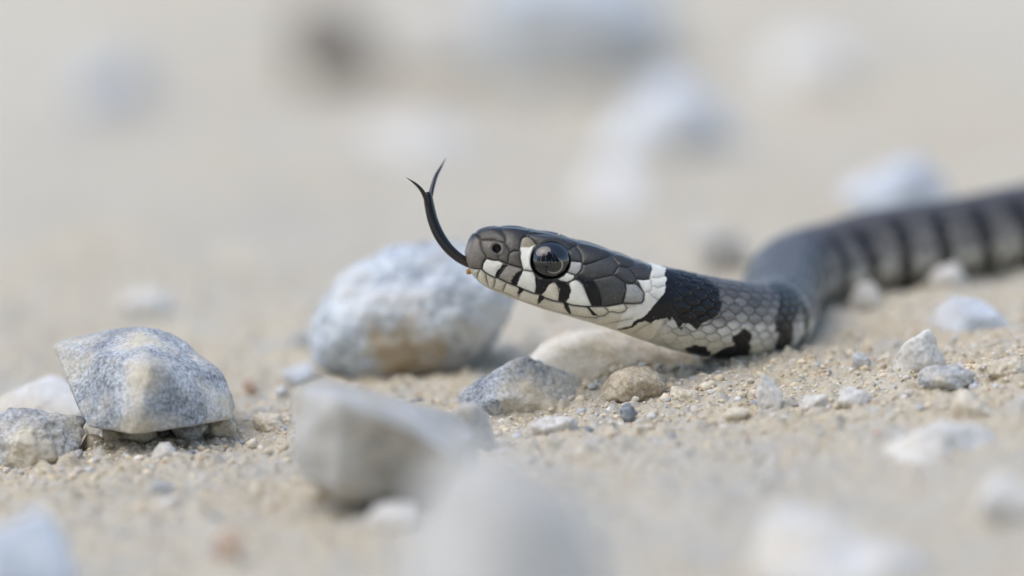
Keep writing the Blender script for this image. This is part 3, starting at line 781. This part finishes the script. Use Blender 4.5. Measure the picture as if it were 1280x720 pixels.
# neck and body ground colour
bf = smooth(246, 256, S2)
lay(lin(86, 83, 82), bf)
cellv = 0.10 * (cell - 0.5)
low = smooth(0.50, 0.62, A2 + cellv * 1.4 + 0.02 * nsmall)
lay(lin(132, 128, 124), bf * smooth(0.26, 0.46, A2 + cellv))
lay(lin(184, 181, 172), bf * low)
lay(lin(194, 189, 174), bf * smooth(0.62, 0.72, A2))
lay(lin(206, 204, 196), bf * smooth(0.5, 0.56, A2) * smooth(0.68, 0.62, A2) * smooth(0.15, 0.6, edge) * 0.7)
# bars along the rear body, laid by length
s_front = float(np.interp(1003, qx[:, int(NT * 0.25)][(st > 380) & (st < 520)], st[(st > 380) & (st < 520)])) if True else 470
rear = (st > 560)
pcx = proj(Cn)[0]
i0 = np.argmin(np.where(rear, np.abs(pcx - 1106), 1e9)); s_anchor = st[i0]
sp_ = 63.0
ph_ = (S2 - s_anchor - 26 * (A2 - 0.42) + 5 * nmed) / sp_
phf = np.abs(ph_ - np.round(ph_)) * sp_
bar = smooth(14.0, 7.5, phf + 3.0 * (cell - 0.5)) * smooth(0.16, 0.24, A2 + 0.03 * nmed + 0.10 * smooth(620, 560, S2)) * smooth(448, 462, S2)
lay(lin(28, 26, 28), bar * 0.95)
# chequered belly
ck = (np.floor(S2 / 44.0).astype(int) % 2 == 0) & (A2 > 0.80 + 0.03 * nmed) & (S2 > 330)
lay(BLACK, ck * 0.9)
spot = smooth(6.5, 3.5, np.abs(ph_ - np.floor(ph_) - 0.5) * sp_) * smooth(0.64, 0.68, A2) * smooth(0.80, 0.76, A2) * (S2 > 560)
lay(BLACK * 1.2, spot * 0.85)
# shields and patches of the head and neck
ns_ = slice(0, int((pcx < 1040).sum() if False else (st < 470).sum()))
nx_, ny_ = qx[ns_] + 0.8 * nsmall[ns_] + (0.6 + 3.4 * smooth(790, 825, qx[ns_])) * nmed[ns_] + 5.0 * (cell[ns_] - 0.5) * smooth(835, 850, qx[ns_]), qy[ns_] + 0.8 * nsmall[ns_] + 3.0 * smooth(835, 850, qx[ns_]) * (cell[ns_] - 0.5)
for c, pts, sft in PATCH:
    sdv = poly_sd(nx_, ny_, pts)
    w = np.zeros((NS, NT)); w[ns_] = smooth(-sft * 0.5, sft * 0.5, sdv)
    lay(c, w)
# grime: warm freckles on the snout, paler lower edge of white shields
fre = smooth(0.42, 0.62, nsmall) * smooth(700, 640, qx)
lay(lin(70, 62, 54), fre * 0.35 * (S2 < 150))
from collections import deque
RX, RY, RS = 576.0, 276.0, 2.0
gw, gh = 530, 330
gxp, gyp = np.meshgrid(RX + np.arange(gw) / RS, RY + np.arange(gh) / RS)
wall = np.zeros((gh, gw), bool)
for w_, pl in GROOVES: wall |= seg_dist(gxp, gyp, pl) < 0.8
lab = np.where(wall, 0, -1); nl = 0
for yy in range(gh):
    for xx in range(gw):
        if lab[yy, xx] != -1: continue
        nl += 1; lab[yy, xx] = nl; dq = deque([(yy, xx)])
        while dq:
            cy_, cx_ = dq.popleft()
            for ay_, ax_ in ((cy_ + 1, cx_), (cy_ - 1, cx_), (cy_, cx_ + 1), (cy_, cx_ - 1)):
                if 0 <= ay_ < gh and 0 <= ax_ < gw and lab[ay_, ax_] == -1:
                    lab[ay_, ax_] = nl; dq.append((ay_, ax_))
tones = np.random.default_rng(4).uniform(0.82, 1.16, nl + 1); tones[0] = 1.0
li = lab[np.clip(((hy - RY) * RS).astype(int), 0, gh - 1), np.clip(((hx - RX) * RS).astype(int), 0, gw - 1)]
tone = np.ones((NS, NT)); tone[hs] = tones[li] * (0.80 + 0.24 * (1 - np.exp(-dmin / 3.5)))
tone = tone * (1 - bodyf) + bodyf
colr *= tone[..., None]
colr *= (1 + bodyf * (0.22 * (cell - 0.5) + 0.16 * (smooth(0.1, 0.7, edge) - 0.5)))[..., None]
dust = smooth(0.70, 0.78, fbm(np.stack([qx.ravel() / 1.5, qy.ravel() / 1.5, np.ones(qx.size)], 1), 2, 0.4, 91).reshape(NS, NT)) * (S2 < 330)
lay(lin(176, 170, 160), dust * 0.4)
gall = np.maximum(groove * 0.85, bgroove * 0.75)
lay(lin(30, 28, 28), np.clip(gall * 0.9, 0, 0.92) * np.where(S2 < 262, 1.0, 0.72 - 0.15 * smooth(0.45, 0.6, A2)))
w = np.zeros((NS, NT)); w[hs] = np.maximum(smooth(1.05, 0.8, dn), np.clip(eyegr + sidef * smooth(1.0, 0.96, de), 0, 1))
lay(lin(16, 15, 16), w)
colr = np.clip(colr * (1 + 0.17 * nmed[..., None] + 0.06 * (cell[..., None] - 0.5) * bodyf[..., None]), 0.003, 0.9)

disp = disp * smooth(t0 - 0.5, t0 + 6, S2)
PV = P0 + Nn * (disp * PX)[..., None]
ii = np.arange(NS * NT).reshape(NS, NT)
nxt = np.roll(ii, -1, 1)
fq = np.stack([ii[:-1].ravel(), nxt[:-1].ravel(), nxt[1:].ravel(), ii[1:].ravel()], 1)
root_p = spine(np.array([300 * PX]))[0]; root_p = np.array([root_p[0], root_p[1], macro(root_p[0], root_p[1])[0]])
snake = bpy.data.objects.new('snake', None); col.objects.link(snake)
snake.location = tuple(root_p * MM); snake.empty_display_size = 0.01
tag(snake, 'grey grass snake with black bars and white collar raising its head, tongue out', 'snake')
body = mesh_obj('body', PV.reshape(-1, 3) - root_p, fq[:, ::-1], M['skin'], snake, True, colr.reshape(-1, 3))

# eyes
ie = int(np.argmin(np.abs(st - 108)))
Te, Ve, Le = T[ie], V[ie], Lt[ie]
dirs, f = ico(6)
le = dirs
for side in (1, -1):
    dcen = proj(Cn[ie])[2]
    latc = 29.0
    C = unproj(EYE[0], EYE[1], dcen - latc * PX)
    if side < 0:
        off = (C - Cn[ie]) @ Le; C = C - 2 * off * Le
    v = (np.outer(dirs[:, 0], Te) * EYE[2] * 1.13 + np.outer(dirs[:, 1], Ve) * EYE[3] * 1.13 + np.outer(dirs[:, 2], Le) * 25.0) * PX
    # iris and pupil by angle from the looking direction
    out = dirs[:, 2] * side
    ux, uy = dirs[:, 0] - 0.06, dirs[:, 1] + 0.0
    rr = np.hypot(ux, uy); ang = np.arctan2(uy, ux)
    c = np.tile(lin(19, 17, 16), (len(dirs), 1)).astype(float)
    c[(rr < 0.39) & (out > 0)] = lin(4, 4, 5)
    ring = np.exp(-((rr - 0.41) / 0.028) ** 2) * (out > 0) * (0.02 + 0.98 * smooth(-2.2, -1.2, ang) * smooth(1.5, 0.4, ang))
    c = c * (1 - ring[:, None]) + lin(176, 170, 158) * ring[:, None]
    e = mesh_obj('eye', v + C - root_p, f, M['eye'], snake, True, c)

# tongue: a round stalk that splits into two fine tines
def tube(pts, radii, n=20, flat=0.8):
    P = np.array([unproj(*p) for p in pts]); P = np.vstack([2 * P[0] - P[1], P, 2 * P[-1] - P[-2]])
    rr = np.array([radii[0]] + list(radii) + [radii[-1]], float)
    Q = catmull(np.column_stack([P, rr]), 14); r = Q[:, 3] * PX; Q = Q[:, :3]
    t = np.gradient(Q, axis=0); t /= np.linalg.norm(t, axis=1)[:, None]
    a1 = np.cross(t, CF); a1 /= np.linalg.norm(a1, axis=1)[:, None]; a2 = np.cross(t, a1)
    an = np.linspace(0, 2 * math.pi, n, endpoint=False)
    Vv = Q[:, None] + (a1[:, None] * np.cos(an)[None, :, None] + a2[:, None] * (np.sin(an) * flat)[None, :, None]) * r[:, None, None]
    k = np.arange(len(Q) * n).reshape(len(Q), n); kn = np.roll(k, -1, 1)
    return Vv.reshape(-1, 3), np.stack([k[:-1].ravel(), kn[:-1].ravel(), kn[1:].ravel(), k[1:].ravel()], 1), np.repeat(np.linspace(0, 1, len(Q)), n)
d_t = 3.0
pieces = [tube([(606, 333, d_t), (594, 331.5, d_t), (583, 327.5, d_t - 0.1), (571, 320, d_t - 0.2), (559, 308.5, d_t - 0.3), (548.5, 293, d_t - 0.3), (541, 275, d_t - 0.3), (537, 258, d_t - 0.3), (535, 246, d_t - 0.3), (534, 240, d_t - 0.3)],
               [5.4, 5.6, 5.8, 6.2, 6.6, 6.9, 6.7, 6.3, 5.6, 3.7]),
          tube([(535, 256, d_t - 0.5), (531.5, 246, d_t - 1.0), (526.5, 237, d_t - 1.8), (519, 229.5, d_t - 2.8), (508, 222, d_t - 4.0)], [3.0, 3.0, 2.5, 1.7, 0.35]),
          tube([(537, 256, d_t), (538, 246, d_t + 0.3), (540.5, 234, d_t + 1.0), (545, 220, d_t + 2.0), (551, 209, d_t + 3.0), (557, 198, d_t + 4.2)], [3.2, 3.2, 3.0, 2.4, 1.6, 0.35])]
tv, tf, tc, o_ = [], [], [], 0
for k, (vv, ff, tp) in enumerate(pieces):
    tv.append(vv); tf.append(ff + o_); o_ += len(vv)
    c0, c1 = (lin(58, 42, 38), lin(20, 18, 20)) if k == 0 else (lin(22, 20, 23), lin(38, 36, 42))
    tc.append(c0 + (c1 - c0) * smooth(0, 0.6, tp)[:, None])
mesh_obj('tongue', np.vstack(tv) - root_p, np.vstack(tf), M['tongue'], snake, True, np.vstack(tc))

# crumb on the lip
def crumb(label, px, py, dep, r_px, mat, seed):
    dirs, f = ico(3); v = roughen(dirs * np.array([1, 0.8, 1.1]) * r_px * PX, r_px * PX * 1.5, 0.3, seed, False)
    o = mesh_obj('sand_grain', v, f, mat); o.location = tuple(unproj(px, py, dep) * MM); tag(o, label, 'grain')
M['amber'] = rock_mat('amber_grain', lin(150, 104, 50), lin(190, 140, 76), lin(210, 170, 110), None, 0, 20)
crumb('tiny orange grain of sand stuck to the snake lower lip', 586, 339.5, 2.6, 3.4, M['amber'], 5)
crumb('tiny white grain of sand on top of the snake head', 699, 293, 2.0, 1.8, M['white'], 6)

# ------------------------------------------------------------------ the wood's edge behind the photographer, mirrored in the eye
def needle_mat():
    mt, N, L, B = new_mat('conifer_needles')
    v = coords(N, L, 1.0)
    L.new(ramp(N, L, noise(N, L, v, 3.0, 4), [(0.35, (0.02, 0.04, 0.018)), (0.65, (0.05, 0.085, 0.035))]), B.inputs['Base Color'])
    B.inputs['Roughness'].default_value = 0.8; return mt
def bark_mat():
    mt, N, L, B = new_mat('conifer_bark')
    v = coords(N, L, 1.0)
    L.new(ramp(N, L, noise(N, L, v, 9.0, 5), [(0.35, (0.05, 0.04, 0.03)), (0.65, (0.14, 0.1, 0.08))]), B.inputs['Base Color'])
    B.inputs['Roughness'].default_value = 0.95; return mt
M['needles'], M['bark'] = needle_mat(), bark_mat()
def conifer(x, y, h, seed, label):
    r = np.random.default_rng(seed)
    root = bpy.data.objects.new('conifer', None); col.objects.link(root); root.location = (x, y, 0.0)
    tag(root, label, 'tree', 'conifers at the wood edge')
    n = 10; zs = np.linspace(-0.2, h * 0.97, 12); rad = h * 0.016 * (1 - zs / h) + 0.015
    an = np.linspace(0, 2 * math.pi, n, endpoint=False)
    v = np.stack([np.cos(an)[None] * rad[:, None], np.sin(an)[None] * rad[:, None], np.repeat(zs[:, None], n, 1)], 2).reshape(-1, 3)
    k = np.arange(12 * n).reshape(12, n); kn = np.roll(k, -1, 1)
    mesh_obj('trunk', v * 1000, np.stack([k[:-1].ravel(), kn[:-1].ravel(), kn[1:].ravel(), k[1:].ravel()], 1), M['bark'], root)
    V_, F_ = [], []
    for z in np.arange(h * 0.1, h * 0.99, 0.34):
        L_ = (h - z) * 0.13 + 0.1
        for q in range(9):
            a = r.uniform(0, 6.28); l = L_ * r.uniform(0.7, 1.1); zz = z + r.uniform(-0.15, 0.15)
            dx, dy = math.cos(a), math.sin(a)
            for s in range(7):                     # sprays along the drooping branch
                t = (s + 0.5) / 7; p = np.array([dx * l * t, dy * l * t, zz - 0.28 * l * t * t])
                for w in (-1, 1):
                    wl = l * 0.34 * (1 - t * 0.6) * r.uniform(0.7, 1.2)
                    e = p + np.array([dx * wl * 0.7 - dy * w * wl, dy * wl * 0.7 + dx * w * wl, -0.25 * wl + r.uniform(-0.05, 0.05)])
                    m_ = p + np.array([dx * l * 0.16, dy * l * 0.16, 0.03])
                    b0 = len(V_); V_ += [p - np.array([0, 0, 0.05]), e, m_]; F_.append((b0, b0 + 1, b0 + 2))
    mesh_obj('crown', np.array(V_) * 1000, np.array(F_), M['needles'], root, False)
for k, (x, y, h) in enumerate([(-7.4, -4.0, 7.5), (-5.6, -4.6, 8.0), (-4.0, -5.4, 10.0), (-2.5, -4.8, 8.5), (-1.2, -5.6, 9.0), (0.2, -5.0, 13.5), (1.7, -5.6, 8.5), (3.1, -4.8, 9.5), (4.6, -5.4, 7.0), (6.4, -4.8, 6.0)]):
    conifer(x, y, h, 900 + k, 'dark conifer at the wood edge behind the photographer')
